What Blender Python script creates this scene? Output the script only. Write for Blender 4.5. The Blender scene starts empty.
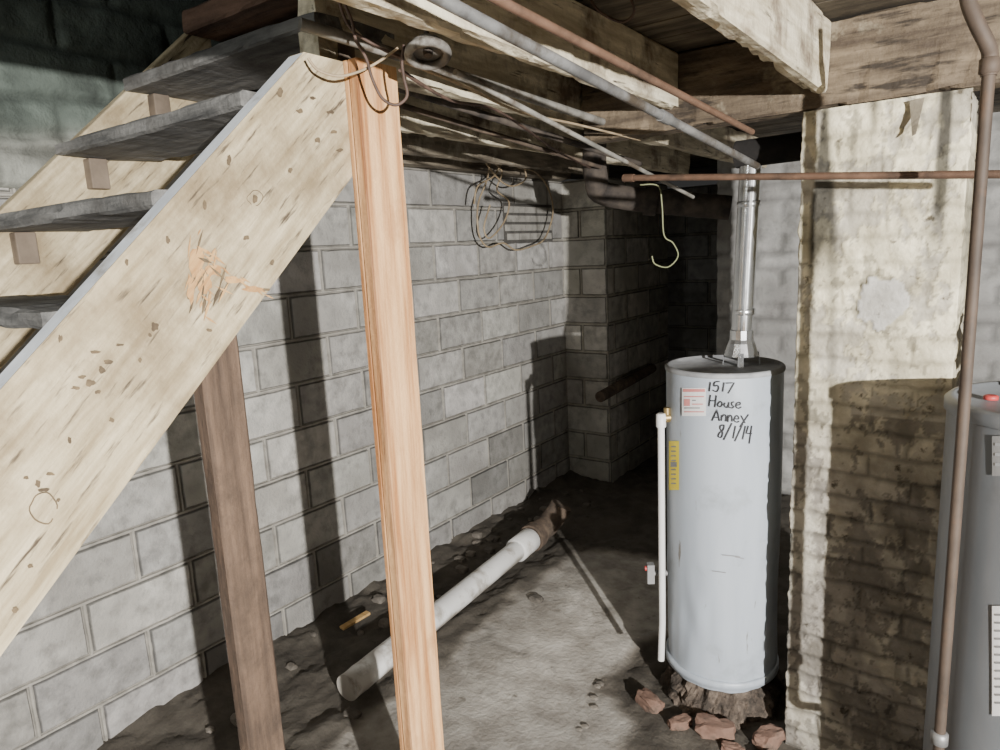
import bpy, bmesh, math, random
from mathutils import Vector, Matrix, noise
random.seed(7)
SC = bpy.context.scene
COL = SC.collection
H = 1.6
F = 693.0
PSI, PIT = math.radians(35.96), math.radians(10.34)
CAM = Vector((0, 0, H))
FH = Vector((-math.sin(PSI), math.cos(PSI), 0)); R0 = Vector((math.cos(PSI), math.sin(PSI), 0)); ZZ = Vector((0, 0, 1))
FW = FH*math.cos(PIT) - ZZ*math.sin(PIT); U0 = FH*math.sin(PIT) + ZZ*math.cos(PIT)
cr, sr = math.cos(math.radians(2.79)), math.sin(math.radians(2.79))
XC = R0*cr - U0*sr; YC = R0*sr + U0*cr

# ---------- measuring: where the sight line of a photo point meets a real plane / cylinder ----------
def ray(px, py): return FW + XC*((px-500)/F) + YC*((375-py)/F)
def at(px, py, x=None, y=None, z=None, d=None):
    r = ray(px, py)
    if x is not None: t = x/r.x
    elif y is not None: t = y/r.y
    elif z is not None: t = (z-H)/r.z
    else: t = d/math.hypot(r.x, r.y)
    return CAM + r*t
def on_cyl(px, py, cx, cy, rad):
    r = ray(px, py); a = r.x**2+r.y**2; b = -2*(r.x*cx+r.y*cy); c = cx*cx+cy*cy-rad*rad
    q = max(b*b-4*a*c, 0)
    t = (-b-math.sqrt(q))/(2*a)
    return CAM + r*t

# ---------- mesh builder ----------
class MB:
    def __init__(s): s.v=[]; s.f=[]; s.m=[]; s.s=[]; s.c=[]
    def add(s, vs, fs, m=0, smooth=False, col=None):
        o=len(s.v); s.v += [Vector(p) for p in vs]
        if isinstance(col, list): s.c += col
        else: s.c += [col or (1,1,1)]*len(vs)
        for f in fs: s.f.append([i+o for i in f]); s.m.append(m); s.s.append(smooth)
    def box(s, x0,x1,y0,y1,z0,z1,m=0,col=None):
        s.add([(x0,y0,z0),(x1,y0,z0),(x1,y1,z0),(x0,y1,z0),(x0,y0,z1),(x1,y0,z1),(x1,y1,z1),(x0,y1,z1)],
              [(3,2,1,0),(4,5,6,7),(0,1,5,4),(1,2,6,5),(2,3,7,6),(3,0,4,7)],m,False,col)
    def rbox(s, x0,x1,y0,y1,z0,z1,axis='y',step=.04,amp=.004,seed=0,m=0):
        """a rough-sawn timber: worn corners and slightly wandering faces along its length"""
        lo={'x':x0,'y':y0,'z':z0}[axis]; hi={'x':x1,'y':y1,'z':z1}[axis]
        if axis=='y': a0,a1,b0,b1=x0,x1,z0,z1
        elif axis=='x': a0,a1,b0,b1=y0,y1,z0,z1
        else: a0,a1,b0,b1=x0,x1,y0,y1
        c=min(.006,(a1-a0)*.2,(b1-b0)*.2); am=(a0+a1)/2; bm_=(b0+b1)/2
        ringp=[(a0+c,b0),(am,b0),(a1-c,b0),(a1,b0+c),(a1,bm_),(a1,b1-c),(a1-c,b1),(am,b1),(a0+c,b1),(a0,b1-c),(a0,bm_),(a0,b0+c)]
        if axis=='x': ringp=ringp[::-1]
        if axis=='y': ringp=ringp[::-1]
        n=max(2,int((hi-lo)/step)); vs=[];fs=[]; K=len(ringp)
        for i in range(n+1):
            l=lo+(hi-lo)*i/n
            for k,(a,b) in enumerate(ringp):
                f=amp*(1.6 if k in (0,2,3,5,6,8,9,11) else .6)
                q=noise.noise(Vector((k*5.3+seed*17,l*4.0,seed)))+.7*noise.noise(Vector((k*9.1+seed*7,l*17,3)))
                ia=(am-a)/max(abs(am-a),1e-6)*abs(min(0,q))*f if abs(a-am)>1e-6 else 0
                ib=(bm_-b)/max(abs(bm_-b),1e-6)*abs(min(0,q))*f if abs(b-bm_)>1e-6 else 0
                A,B=a+ia,b+ib
                vs.append({'y':(A,l,B),'x':(l,A,B),'z':(A,B,l)}[axis])
        for i in range(n):
            for k in range(K):
                k2=(k+1)%K; f=(i*K+k,i*K+k2,(i+1)*K+k2,(i+1)*K+k); fs.append(f)
        fs.append(tuple(range(K))[::-1]); fs.append(tuple(n*K+k for k in range(K)))
        s.add(vs,fs,m)
    def beam(s, a, b, w, h, up=(0,0,1), m=0):
        a=Vector(a); b=Vector(b); d=(b-a).normalized(); r=d.cross(Vector(up)).normalized(); u=r.cross(d)
        vs=[]
        for p in (a,b):
            for i,j in ((-1,-1),(1,-1),(1,1),(-1,1)): vs.append(p+r*(w/2*i)+u*(h/2*j))
        s.add(vs,[(0,1,2,3),(7,6,5,4),(4,5,1,0),(5,6,2,1),(6,7,3,2),(7,4,0,3)],m)
    def prism_x(s, poly, x0, x1, m=0):
        n=len(poly); vs=[(x0,p[0],p[1]) for p in poly]+[(x1,p[0],p[1]) for p in poly]
        fs=[tuple(reversed(range(n))), tuple(range(n,2*n))]+[(i,(i+1)%n,(i+1)%n+n,i+n) for i in range(n)]
        s.add(vs,fs,m)
    def tube(s, pts, r, seg=14, m=0, cap=True, smooth=True):
        pts=[Vector(p) for p in pts]; n=len(pts)
        rr = r if isinstance(r,(list,tuple)) else [r]*n
        t=[(pts[min(i+1,n-1)]-pts[max(i-1,0)]).normalized() for i in range(n)]
        nrm=t[0].orthogonal().normalized(); vs=[]; fs=[]
        for i in range(n):
            nrm=(nrm-t[i]*nrm.dot(t[i])).normalized(); bi=t[i].cross(nrm)
            for k in range(seg):
                a=2*math.pi*k/seg; vs.append(pts[i]+(nrm*math.cos(a)+bi*math.sin(a))*rr[i])
        for i in range(n-1):
            for k in range(seg):
                k2=(k+1)%seg; fs.append((i*seg+k,i*seg+k2,(i+1)*seg+k2,(i+1)*seg+k))
        s.add(vs,fs,m,smooth)
        if cap:
            s.add(vs[:seg],[tuple(reversed(range(seg)))],m); s.add(vs[-seg:],[tuple(range(seg))],m)
    def lathe(s, c, prof, seg=40, m=0, smooth=True, wob=None):
        vs=[]; fs=[]; n=len(prof)
        for (r,z) in prof:
            for k in range(seg):
                a=2*math.pi*k/seg; q=r+(wob(a,z) if wob else 0)
                vs.append((c[0]+q*math.cos(a), c[1]+q*math.sin(a), z))
        for i in range(n-1):
            for k in range(seg):
                k2=(k+1)%seg; fs.append((i*seg+k,i*seg+k2,(i+1)*seg+k2,(i+1)*seg+k))
        s.add(vs,fs,m,smooth)
        s.add(vs[:seg],[tuple(reversed(range(seg)))],m); s.add(vs[-seg:],[tuple(range(seg))],m)
    def ribbon(s, pts, w, nrm, m=0):
        pts=[Vector(p) for p in pts]; n=len(pts); vs=[]; fs=[]
        for i in range(n):
            t=(pts[min(i+1,n-1)]-pts[max(i-1,0)])
            nn = nrm(pts[i]) if callable(nrm) else Vector(nrm)
            q=t.cross(nn).normalized()*w/2; vs += [pts[i]-q, pts[i]+q]
        for i in range(n-1): fs.append((2*i,2*i+1,2*i+3,2*i+2))
        s.add(vs,fs,m)
    def rock(s, c, sz, seed, m=0, col=None, sub=2):
        b=bmesh.new(); bmesh.ops.create_icosphere(b, subdivisions=sub, radius=1)
        vs=[]
        for v in b.verts:
            d=v.co.normalized(); k=1+.45*noise.noise(d*1.5+Vector((seed*3.1,seed,0)))+.15*noise.noise(d*4+Vector((seed,0,seed)))
            p=d*k; p=Vector([max(-.75,min(.75,q)) for q in p])+(d*.12*noise.noise(d*7+Vector((seed,seed,0))) if sub>2 else Vector())
            vs.append((c[0]+p.x*sz[0],c[1]+p.y*sz[1],c[2]+p.z*sz[2]))
        fs=[[v.index for v in f.verts] for f in b.faces]; b.free()
        s.add(vs,fs,m,False,col)
LOC={}
def build(name, mb, mats, parent=None, bevel=0, label=None, cat=None, group=None, kind=None, loc=None):
    if not isinstance(mats,(list,tuple)): mats=[mats]
    if parent: L=LOC[parent.name]
    elif kind=='structure': L=Vector((0,0,0))
    else:
        if loc is None:
            xs=[p.x for p in mb.v]; ys=[p.y for p in mb.v]; zs=[p.z for p in mb.v]
            loc=((min(xs)+max(xs))/2,(min(ys)+max(ys))/2,min(zs))
        L=Vector(loc)
    me=bpy.data.meshes.new(name); me.from_pydata([p-L for p in mb.v],[],mb.f)
    for m in mats: me.materials.append(m)
    me.polygons.foreach_set('material_index',mb.m); me.polygons.foreach_set('use_smooth',mb.s)
    ca=me.color_attributes.new('tint','FLOAT_COLOR','POINT')
    fl=[]
    for c in mb.c: fl += [c[0],c[1],c[2],1.0]
    ca.data.foreach_set('color',fl); me.update()
    o=bpy.data.objects.new(name,me); COL.objects.link(o); LOC[o.name]=L
    if parent: o.parent=parent
    else: o.location=L
    if bevel:
        bv=o.modifiers.new('edge','BEVEL'); bv.width=bevel; bv.segments=2; bv.limit_method='ANGLE'
    if label: o['label']=label
    if cat: o['category']=cat
    if group: o['group']=group
    if kind: o['kind']=kind
    return o
def thing(name, label, cat, loc, group=None):
    o=bpy.data.objects.new(name,None); o.empty_display_size=.1; COL.objects.link(o); o.location=loc; LOC[o.name]=Vector(loc)
    o['label']=label; o['category']=cat
    if group: o['group']=group
    return o
def smoothp(pts, n=6):
    pts=[Vector(p) for p in pts]; out=[]
    for i in range(len(pts)-1):
        p0=pts[max(i-1,0)];p1=pts[i];p2=pts[i+1];p3=pts[min(i+2,len(pts)-1)]
        for k in range(n):
            t=k/n
            out.append(.5*((2*p1)+(p2-p0)*t+(2*p0-5*p1+4*p2-p3)*t*t+(3*p1-p0-3*p2+p3)*t**3))
    out.append(pts[-1]); return out

# ---------- materials ----------
def mat(name, a, b, scale=6, stretch=(1,1,1), rot=(0,0,0), rough=.85, metal=0, bump=.3, bdist=.01,
        stain=None, sscale=2.5, slo=.52, shi=.68, attr=False, fine=0, lo=.35, hi=.65, stain2=None, s2scale=14, s2lo=.62, s2hi=.68):
    m=bpy.data.materials.new(name); m.use_nodes=True; nt=m.node_tree; N=nt.nodes; Lk=nt.links
    bs=N['Principled BSDF']; bs.inputs['Roughness'].default_value=rough; bs.inputs['Metallic'].default_value=metal
    tc=N.new('ShaderNodeTexCoord')
    m0=N.new('ShaderNodeMapping'); m0.inputs['Rotation'].default_value=rot; Lk.new(tc.outputs['Object'],m0.inputs['Vector'])
    mp=N.new('ShaderNodeMapping'); mp.inputs['Scale'].default_value=stretch; Lk.new(m0.outputs[0],mp.inputs['Vector'])
    def nz(sc,vec,det=7,ro=.6):
        n=N.new('ShaderNodeTexNoise'); n.inputs['Scale'].default_value=sc; n.inputs['Detail'].default_value=det; n.inputs['Roughness'].default_value=ro
        Lk.new(vec,n.inputs['Vector']); return n
    def ramp(n,l,h,c0=(0,0,0),c1=(1,1,1)):
        r=N.new('ShaderNodeValToRGB'); r.color_ramp.elements[0].position=l; r.color_ramp.elements[1].position=h
        r.color_ramp.elements[0].color=(*c0,1); r.color_ramp.elements[1].color=(*c1,1); Lk.new(n.outputs[0],r.inputs[0]); return r
    def mix(fac,A,B,bt='MIX'):
        x=N.new('ShaderNodeMix'); x.data_type='RGBA'; x.blend_type=bt
        if isinstance(fac,float): x.inputs[0].default_value=fac
        else: Lk.new(fac,x.inputs[0])
        for i,q in ((6,A),(7,B)):
            if isinstance(q,tuple): x.inputs[i].default_value=(*q,1)
            else: Lk.new(q,x.inputs[i])
        return x.outputs[2]
    n1=nz(scale,mp.outputs[0]); c=ramp(n1,lo,hi,a,b).outputs[0]
    if stain:
        n2=nz(sscale,m0.outputs[0],6,.65); c=mix(ramp(n2,slo,shi).outputs[0],c,stain)
    if stain2:
        n3=nz(s2scale,mp.outputs[0],4); c=mix(ramp(n3,s2lo,s2hi).outputs[0],c,stain2)
    if attr:
        vc=N.new('ShaderNodeVertexColor'); vc.layer_name='tint'; c=mix(1.0,c,vc.outputs['Color'],'MULTIPLY')
    Lk.new(c,bs.inputs['Base Color'])
    if bump:
        bp=N.new('ShaderNodeBump'); bp.inputs['Strength'].default_value=bump; bp.inputs['Distance'].default_value=bdist
        h=n1.outputs[0]
        if fine:
            nf=nz(fine,m0.outputs[0],4); ad=N.new('ShaderNodeMath'); ad.operation='ADD'; Lk.new(h,ad.inputs[0]); Lk.new(nf.outputs[0],ad.inputs[1]); h=ad.outputs[0]
        Lk.new(h,bp.inputs['Height']); Lk.new(bp.outputs[0],bs.inputs['Normal'])
    return m
SL=math.atan(.935)
M_block=mat('concrete_block',(.32,.313,.295),(.56,.548,.52),16,rough=.95,bump=.65,bdist=.007,fine=80,attr=True,stain=(.30,.29,.27),sscale=4,slo=.5,shi=.72)
M_dirt=mat('dirt',(.27,.248,.22),(.46,.435,.395),9,rough=1,bump=.5,bdist=.010,fine=48,attr=True,stain=(.22,.20,.175),sscale=4,slo=.5,shi=.7,stain2=(.14,.125,.105),s2scale=13,s2lo=.63,s2hi=.73)
M_pillar=mat('whitewash_brick',(.62,.60,.555),(.96,.95,.92),13,rough=.95,bump=.6,bdist=.008,fine=60,attr=True,stain=(.54,.52,.47),sscale=6,slo=.5,shi=.7,stain2=(.20,.18,.15),s2scale=20,s2lo=.635,s2hi=.72)
M_wback=mat('whitewash_stone',(.30,.295,.28),(.55,.54,.52),8,rough=1,bump=.6,fine=40,attr=True,stain=(.22,.21,.2),sscale=4,slo=.5,shi=.7)
M_string=mat('whitewash_wood',(.33,.26,.15),(.64,.545,.36),5,(3,1,9),(-SL,0,0),bump=.3,fine=60,stain=(.21,.155,.085),sscale=4.5,slo=.45,shi=.70,stain2=(.085,.062,.04),s2scale=9,s2lo=.585,s2hi=.70)
M_edge=mat('pale_painted_edge',(.50,.53,.57),(.74,.77,.80),8,(1,1,1),rough=.8,bump=.2,stain=(.3,.28,.25),sscale=9,slo=.55,shi=.7)
M_joist=mat('old_whitewash_joist',(.38,.32,.215),(.78,.71,.54),5,(7,.8,7),bump=.5,fine=50,stain=(.14,.10,.07),sscale=5,slo=.51,shi=.66,stain2=(.06,.045,.032),s2scale=6,s2lo=.61,s2hi=.70)
M_dark=mat('dark_old_timber',(.09,.073,.053),(.30,.255,.19),5,(6,.8,6),bump=.4,fine=50,stain=(.45,.41,.32),sscale=5,slo=.55,shi=.7)
M_header=mat('header_timber',(.065,.047,.032),(.21,.16,.105),5,(.8,6,6),bump=.5,fine=50,stain=(.36,.31,.22),sscale=5,slo=.58,shi=.70,stain2=(.035,.026,.018),s2scale=7,s2lo=.54,s2hi=.64)
M_tread=mat('weathered_tread',(.055,.054,.052),(.18,.175,.165),5,(1,7,7),bump=.4,fine=60,stain=(.05,.045,.04),sscale=5,slo=.52,shi=.72)
M_brown=mat('brown_timber',(.075,.043,.03),(.22,.13,.09),5,(.9,7,7),bump=.4,fine=50,stain=(.26,.21,.17),sscale=6,slo=.62,shi=.8)
M_cleat=mat('dull_brown_cleat',(.09,.068,.05),(.20,.155,.115),8,bump=.3)
M_fresh=mat('fresh_pine',(.44,.195,.07),(.80,.485,.235),3.4,(11,11,.55),bump=.3,rough=.75,fine=70,stain=(.42,.20,.085),sscale=5,slo=.55,shi=.78,stain2=(.20,.08,.03),s2scale=2.4,s2lo=.65,s2hi=.72,lo=.38,hi=.6,attr=True)
M_bpost=mat('stained_post',(.055,.036,.025),(.155,.10,.066),4,(10,10,.7),bump=.4,fine=50,stain=(.042,.029,.021),sscale=5,slo=.48,shi=.7,stain2=(.27,.22,.17),s2scale=3,s2lo=.70,s2hi=.78)
M_deck=mat('underfloor',(.05,.04,.028),(.21,.175,.125),5,(.8,5,5),bump=.4,stain=(.035,.027,.018),sscale=3,slo=.42,shi=.62)
M_tank=mat('tank_paint',(.37,.415,.47),(.47,.515,.57),2,(3,3,.5),rough=.42,bump=.02,stain=(.30,.325,.35),sscale=5,slo=.55,shi=.75,stain2=(.20,.185,.165),s2scale=11,s2lo=.665,s2hi=.73)
M_tank2=mat('dark_tank_paint',(.14,.148,.157),(.195,.205,.215),2,(2,2,.6),rough=.45,bump=.02,stain=(.12,.12,.12),sscale=5,slo=.6,shi=.8)
M_lid=mat('lid_dust',(.18,.18,.185),(.38,.39,.40),9,rough=.7,bump=.1)
M_galv=mat('galvanised',(.52,.54,.56),(.78,.80,.81),12,(1,1,.3),rough=.25,metal=.92,bump=.08,stain=(.26,.25,.23),sscale=8,slo=.57,shi=.74)
M_galvd=mat('grimy_galvanised',(.15,.15,.15),(.34,.34,.335),12,rough=.5,metal=.5,bump=.1,stain=(.10,.08,.06),sscale=9,slo=.48,shi=.64)
M_steel=mat('dull_conduit',(.15,.145,.13),(.38,.36,.32),10,rough=.6,metal=.15,bump=.1,stain=(.10,.08,.06),sscale=9,slo=.5,shi=.64)
M_copper=mat('old_copper',(.13,.075,.05),(.25,.15,.10),9,(1,1,.6),rough=.55,metal=.35,bump=.06,stain=(.09,.058,.042),sscale=9,slo=.48,shi=.66)
M_dullpipe=mat('dull_brown_pipe',(.045,.033,.025),(.105,.075,.055),9,(1,1,.6),rough=.7,metal=.1,bump=.15,stain=(.13,.075,.045),sscale=9,slo=.55,shi=.72)
M_iron=mat('dark_iron',(.045,.038,.034),(.13,.105,.085),14,rough=.9,metal=.2,bump=.4)
M_ductshade=mat('shade_black_metal',(.008,.007,.0065),(.020,.017,.015),14,rough=1,bump=.3)  # near black: the shade above the flue is put into the colour
M_rust=mat('rusty_iron',(.07,.05,.038),(.19,.14,.10),14,rough=.95,bump=.5,stain=(.06,.048,.04),sscale=10,slo=.5,shi=.7)
M_pvc=mat('dirty_pvc',(.74,.73,.71),(.86,.86,.84),5,rough=.5,bump=.05,stain=(.36,.32,.265),sscale=8,slo=.52,shi=.70,attr=True)
M_white=mat('white_plastic',(.74,.74,.72),(.84,.84,.82),6,rough=.4,bump=0)
M_brass=mat('brass',(.40,.28,.12),(.55,.42,.2),9,rough=.4,metal=.8,bump=.05)
M_black=mat('marker_ink',(.012,.012,.015),(.02,.02,.025),6,rough=.6,bump=0)
M_stainink=mat('dark_wood_mark',(.08,.057,.035),(.20,.145,.08),30,rough=.9,bump=0)
M_scrape=mat('bare_wood_scrape',(.40,.20,.07),(.62,.38,.16),9,(3,1,9),(-SL,0,0),bump=.2)
M_yellow=mat('yellow_sticker',(.85,.66,.02),(.92,.76,.05),6,rough=.5,bump=0)
M_paper=mat('white_sticker',(.70,.69,.68),(.80,.79,.78),6,rough=.5,bump=0)
M_red=mat('red_print',(.40,.04,.04),(.52,.08,.07),8,rough=.5,bump=0)
M_pink=mat('faded_red_print',(.60,.22,.21),(.66,.28,.26),8,rough=.5,bump=0)
M_print=mat('grey_print',(.20,.20,.2),(.3,.3,.3),8,rough=.5,bump=0)
M_grey=mat('grey_ceramic',(.10,.093,.083),(.24,.225,.20),10,rough=.8,bump=.2,stain=(.07,.058,.046),sscale=25,slo=.5,shi=.64)
M_wiretan=mat('tan_wire',(.26,.19,.115),(.44,.345,.22),20,rough=.7,bump=0)
M_wirebrn=mat('brown_cable',(.05,.03,.022),(.13,.08,.06),20,rough=.7,bump=0)
M_wireyel=mat('yellow_green_wire',(.20,.22,.11),(.30,.31,.17),20,rough=.6,bump=0)
M_brick=mat('broken_brick',(.13,.075,.055),(.28,.175,.13),12,rough=1,bump=.8,stain=(.09,.066,.052),sscale=12,slo=.5,shi=.64)
M_foot=mat('crumbled_masonry',(.075,.058,.046),(.20,.155,.12),14,rough=1,bump=1,bdist=.015,fine=50,stain=(.05,.04,.032),sscale=12,slo=.45,shi=.6)
M_stone=mat('stone',(.11,.10,.088),(.28,.26,.235),9,rough=1,bump=.5,attr=True)
M_scrap=mat('ochre_scrap',(.36,.21,.07),(.55,.36,.15),6,(1,8,1),rough=.9,bump=.2)

# ---------- setting ----------
WX=-2.38; RH=.186; BL=.372; YE=4.06; PRX=-2.06; ZB=-.037
def blockwall(mb, org, ud, nd, ulen, rows, z0=0.0, tint=None, off=0.0):
    org=Vector(org); ud=Vector(ud); nd=Vector(nd)
    j=.0095
    def P(u,z,n): p=org+ud*u+nd*n; return (p.x,p.y,z)
    zt=z0+rows*RH
    flip = ud.cross(ZZ).dot(nd)<0
    def F4(vs,fs,col):
        mb.add(vs,[tuple(reversed(f)) if flip else f for f in fs],0,False,col)
    base=(.86,.83,.775)
    if tint: base=tint(base,ulen,z0+.1)
    F4([P(0,z0,0),P(ulen,z0,0),P(ulen,zt,0),P(0,zt,0),P(0,z0,-.2),P(ulen,z0,-.2),P(ulen,zt,-.2),P(0,zt,-.2)],
       [(0,1,2,3),(5,4,7,6),(3,2,6,7),(1,5,6,2),(4,0,3,7),(4,5,1,0)],tuple(q*.8 for q in base))
    for r in range(rows):
        u=-(BL/2 if r%2 else 0)-off
        while u<ulen:
            a=max(u+j,.0); b=min(u+BL-j,ulen)
            if b-a>.03:
                z1=z0+r*RH+j; z2=z0+(r+1)*RH-j
                t=random.uniform(.72,1.16); dmp=noise.noise(Vector((u*1.3,z1*1.6,13)))
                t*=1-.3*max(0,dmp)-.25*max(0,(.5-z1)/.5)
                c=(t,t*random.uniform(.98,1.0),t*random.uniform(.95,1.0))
                if tint: c=tint(c,(u+.2),(z1+z2)/2)
                ff=.010+random.uniform(-.003,.003); sd=random.random()*50
                out=[]; N_=10; M_=5
                for k in range(N_): out.append((a+(b-a)*k/N_,z1))
                for k in range(M_): out.append((b,z1+(z2-z1)*k/M_))
                for k in range(N_): out.append((b-(b-a)*k/N_,z2))
                for k in range(M_): out.append((a,z2-(z2-z1)*k/M_))
                cu,cz=(a+b)/2,(z1+z2)/2; L_=len(out); vs=[]
                for lvl,(ins,dep) in enumerate(((-.001,0.0),(.0015,ff*.6),(.0045,ff))):
                    for q,(uu,zz) in enumerate(out):
                        w_=noise.noise(Vector((uu*16,zz*16,sd)))*.002+noise.noise(Vector((uu*45,zz*45,sd)))*.0018
                        ox=1 if uu<cu else -1; oz=1 if zz<cz else -1
                        i2=ins+w_
                        du_=i2*ox if (abs(uu-a)<1e-6 or abs(uu-b)<1e-6) else 0
                        dz_=i2*oz if (abs(zz-z1)<1e-6 or abs(zz-z2)<1e-6) else 0
                        vs.append(P(uu+du_,zz+dz_,dep))
                fs=[]
                for lv in range(2):
                    for q in range(L_): q2=(q+1)%L_; fs.append((lv*L_+q,lv*L_+q2,(lv+1)*L_+q2,(lv+1)*L_+q))
                fs.append(tuple(2*L_+q for q in range(L_)))
                dk=tuple(q*.48 for q in c); d2=tuple(q*.46 for q in c)
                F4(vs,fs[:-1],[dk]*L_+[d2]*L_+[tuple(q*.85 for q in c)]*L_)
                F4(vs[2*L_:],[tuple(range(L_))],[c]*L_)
            u+=BL
    for r in range(1,rows):
        zc=z0+r*RH; n=max(4,int(ulen/.03)); vs=[]
        for i in range(n+1):
            uu=ulen*i/n; hw=.0055+.0020*noise.noise(Vector((uu*14,zc*9,5))); dp=.0085+.003*noise.noise(Vector((uu*11,zc*7,9)))
            for zo,dq in ((-hw,0),(-hw*.6,dp),(hw*.6,dp),(hw,0)): vs.append(P(uu,zc+zo,dq))
        fs=[(i*4+k,(i+1)*4+k,(i+1)*4+k+1,i*4+k+1) for i in range(n) for k in range(3)]
        F4(vs,fs,base)
    for r in range(rows):
        u=-(BL/2 if r%2 else 0)-off
        while u<ulen:
            if u>.02:
                vs=[]
                for i in range(7):
                    zc=z0+r*RH+RH*i/6; hw=.0052+.0022*noise.noise(Vector((u*5,zc*14,3))); dp=.008+.003*noise.noise(Vector((u*5,zc*11,7)))
                    for uo,dq in ((hw,0),(hw*.6,dp),(-hw*.6,dp),(-hw,0)): vs.append(P(u+uo,zc,dq))
                F4(vs,[(i*4+k,(i+1)*4+k,(i+1)*4+k+1,i*4+k+1) for i in range(6) for k in range(3)],base)
            u+=BL
w=MB()
blockwall(w,(WX,-.5,0),(0,1,0),(1,0,0),YE+.5,11,ZB,None,.1)
# old rough masonry, parged and dark painted, above the blocks in the stair well
vs=[];fs=[];cs=[]; ny_,nz_=260,90
for j in range(nz_+1):
    for i in range(ny_+1):
        y=-.5+3.6*i/ny_; z=1.84+.96*j/nz_
        if y>1.25: z=max(z,2.2)
        zz=z+.02*noise.noise(Vector((y*4,z*4,3)))
        row=math.floor(zz/.15); fz=(zz/.15)%1; fx=((y+.17*row+.03*noise.noise(Vector((row*3.7,y*6,0))))/.36)%1
        g=min(fz*.15,(1-fz)*.15,fx*.36,(1-fx)*.36); gr=math.exp(-(g/.011)**2)
        d=.055+noise.noise(Vector((y*5,z*5,4)))*.012+noise.noise(Vector((y*17,z*17,4)))*.008+noise.noise(Vector((y*45,z*45,4)))*.004-gr*.016
        if j==0 or i==0 or i==ny_: d=.0
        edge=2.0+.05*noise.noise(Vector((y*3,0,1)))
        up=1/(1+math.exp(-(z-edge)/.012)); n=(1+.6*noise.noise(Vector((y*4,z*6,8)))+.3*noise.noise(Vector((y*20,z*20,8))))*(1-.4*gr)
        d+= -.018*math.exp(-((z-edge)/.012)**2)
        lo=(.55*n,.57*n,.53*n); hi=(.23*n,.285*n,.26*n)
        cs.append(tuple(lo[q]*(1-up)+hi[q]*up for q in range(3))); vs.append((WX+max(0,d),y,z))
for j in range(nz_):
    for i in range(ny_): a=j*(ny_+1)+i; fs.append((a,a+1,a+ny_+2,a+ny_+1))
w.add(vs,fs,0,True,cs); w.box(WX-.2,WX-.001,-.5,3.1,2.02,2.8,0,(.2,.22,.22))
# patch of small old bricks let into the block wall
p0=at(503,205,x=WX); p1=at(550,240,x=WX)
w.box(WX,WX+.0145,p0.y-.02,p1.y+.01,p1.z-.01,p0.z+.01,0,(.22,.21,.2))
for r in range(4):
    zz=p1.z+(p0.z-p1.z)*r/4; hh=(p0.z-p1.z)/4
    yy=p0.y-(.05 if r%2 else 0)
    while yy<p1.y-.04:
        w.box(WX,WX+.024,max(yy,p0.y-.02)+.008,min(yy+.125,p1.y)-.008,zz+.008,zz+hh-.008,0,(.82,.80,.76)); yy+=.125
build('wall_left',w,M_block,kind='structure',label='grey concrete block wall along the left side')
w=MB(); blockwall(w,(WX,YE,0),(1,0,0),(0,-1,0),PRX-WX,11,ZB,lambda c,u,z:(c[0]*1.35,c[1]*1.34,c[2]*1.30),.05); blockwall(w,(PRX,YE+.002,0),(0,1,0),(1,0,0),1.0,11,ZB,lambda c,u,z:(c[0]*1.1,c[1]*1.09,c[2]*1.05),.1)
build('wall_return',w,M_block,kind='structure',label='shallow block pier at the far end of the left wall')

def slabmask(x,y):
    wob=.08*noise.noise(Vector((x*3,y*4,0)))+.04*noise.noise(Vector((x*14,y*14,2)))
    hd=math.hypot(x+.725,y-2.263)
    return max(0,min(1,(x+1.74+wob)/.06))*max(0,min(1,(3.15+wob-y)/.1))*max(0,min(1,(hd-.36+wob)/.06))*max(0,min(1,(-.86+wob-x)/.06))
def fh(x,y):
    b=max(0,x-WX); sl=slabmask(x,y)
    n=noise.noise(Vector((x*2.3,y*2.3,0)))*.012+noise.noise(Vector((x*9,y*9,3)))*.007+noise.noise(Vector((x*26,y*26,7)))*.006
    berm=.045*math.exp(-b/.16)*(.8+.6*noise.noise(Vector((x*9,y*9,11))))+.018*math.exp(-((x+1.80)/.07)**2)*(.5+noise.noise(Vector((x*12,y*8,31))))
    return n*(1.9*(1-sl)+.26*sl)+max(0,berm)
w=MB(); nx,ny=250,280; x0,x1,y0,y1=-2.4,2.8,-1.3,6.3; vs=[];cs=[];fs=[]
for j in range(ny+1):
    for i in range(nx+1):
        x=x0+(x1-x0)*(i/nx)**1.35; y=y0+(y1-y0)*(j/ny)
        vs.append((x,y,fh(x,y)))
        sl=slabmask(x,y)
        q=.5+.7*noise.noise(Vector((x*3,y*3,20)))+.4*noise.noise(Vector((x*11,y*11,20)))
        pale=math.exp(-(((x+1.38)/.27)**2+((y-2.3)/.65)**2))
        cf=abs(noise.noise(Vector((x*1.6+.3*noise.noise(Vector((x*6,y*6,0))),y*1.6,51)))); crack=math.exp(-(cf/.008)**2)*.4
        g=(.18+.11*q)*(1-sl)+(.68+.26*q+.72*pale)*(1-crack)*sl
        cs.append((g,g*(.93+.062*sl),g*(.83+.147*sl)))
for j in range(ny):
    for i in range(nx): a=j*(nx+1)+i; fs.append((a,a+1,a+nx+2,a+nx+1))
w.add(vs,fs,0,True,cs); build('floor',w,M_dirt,kind='structure',label='damp bare dirt and rough cracked concrete floor')

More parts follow.
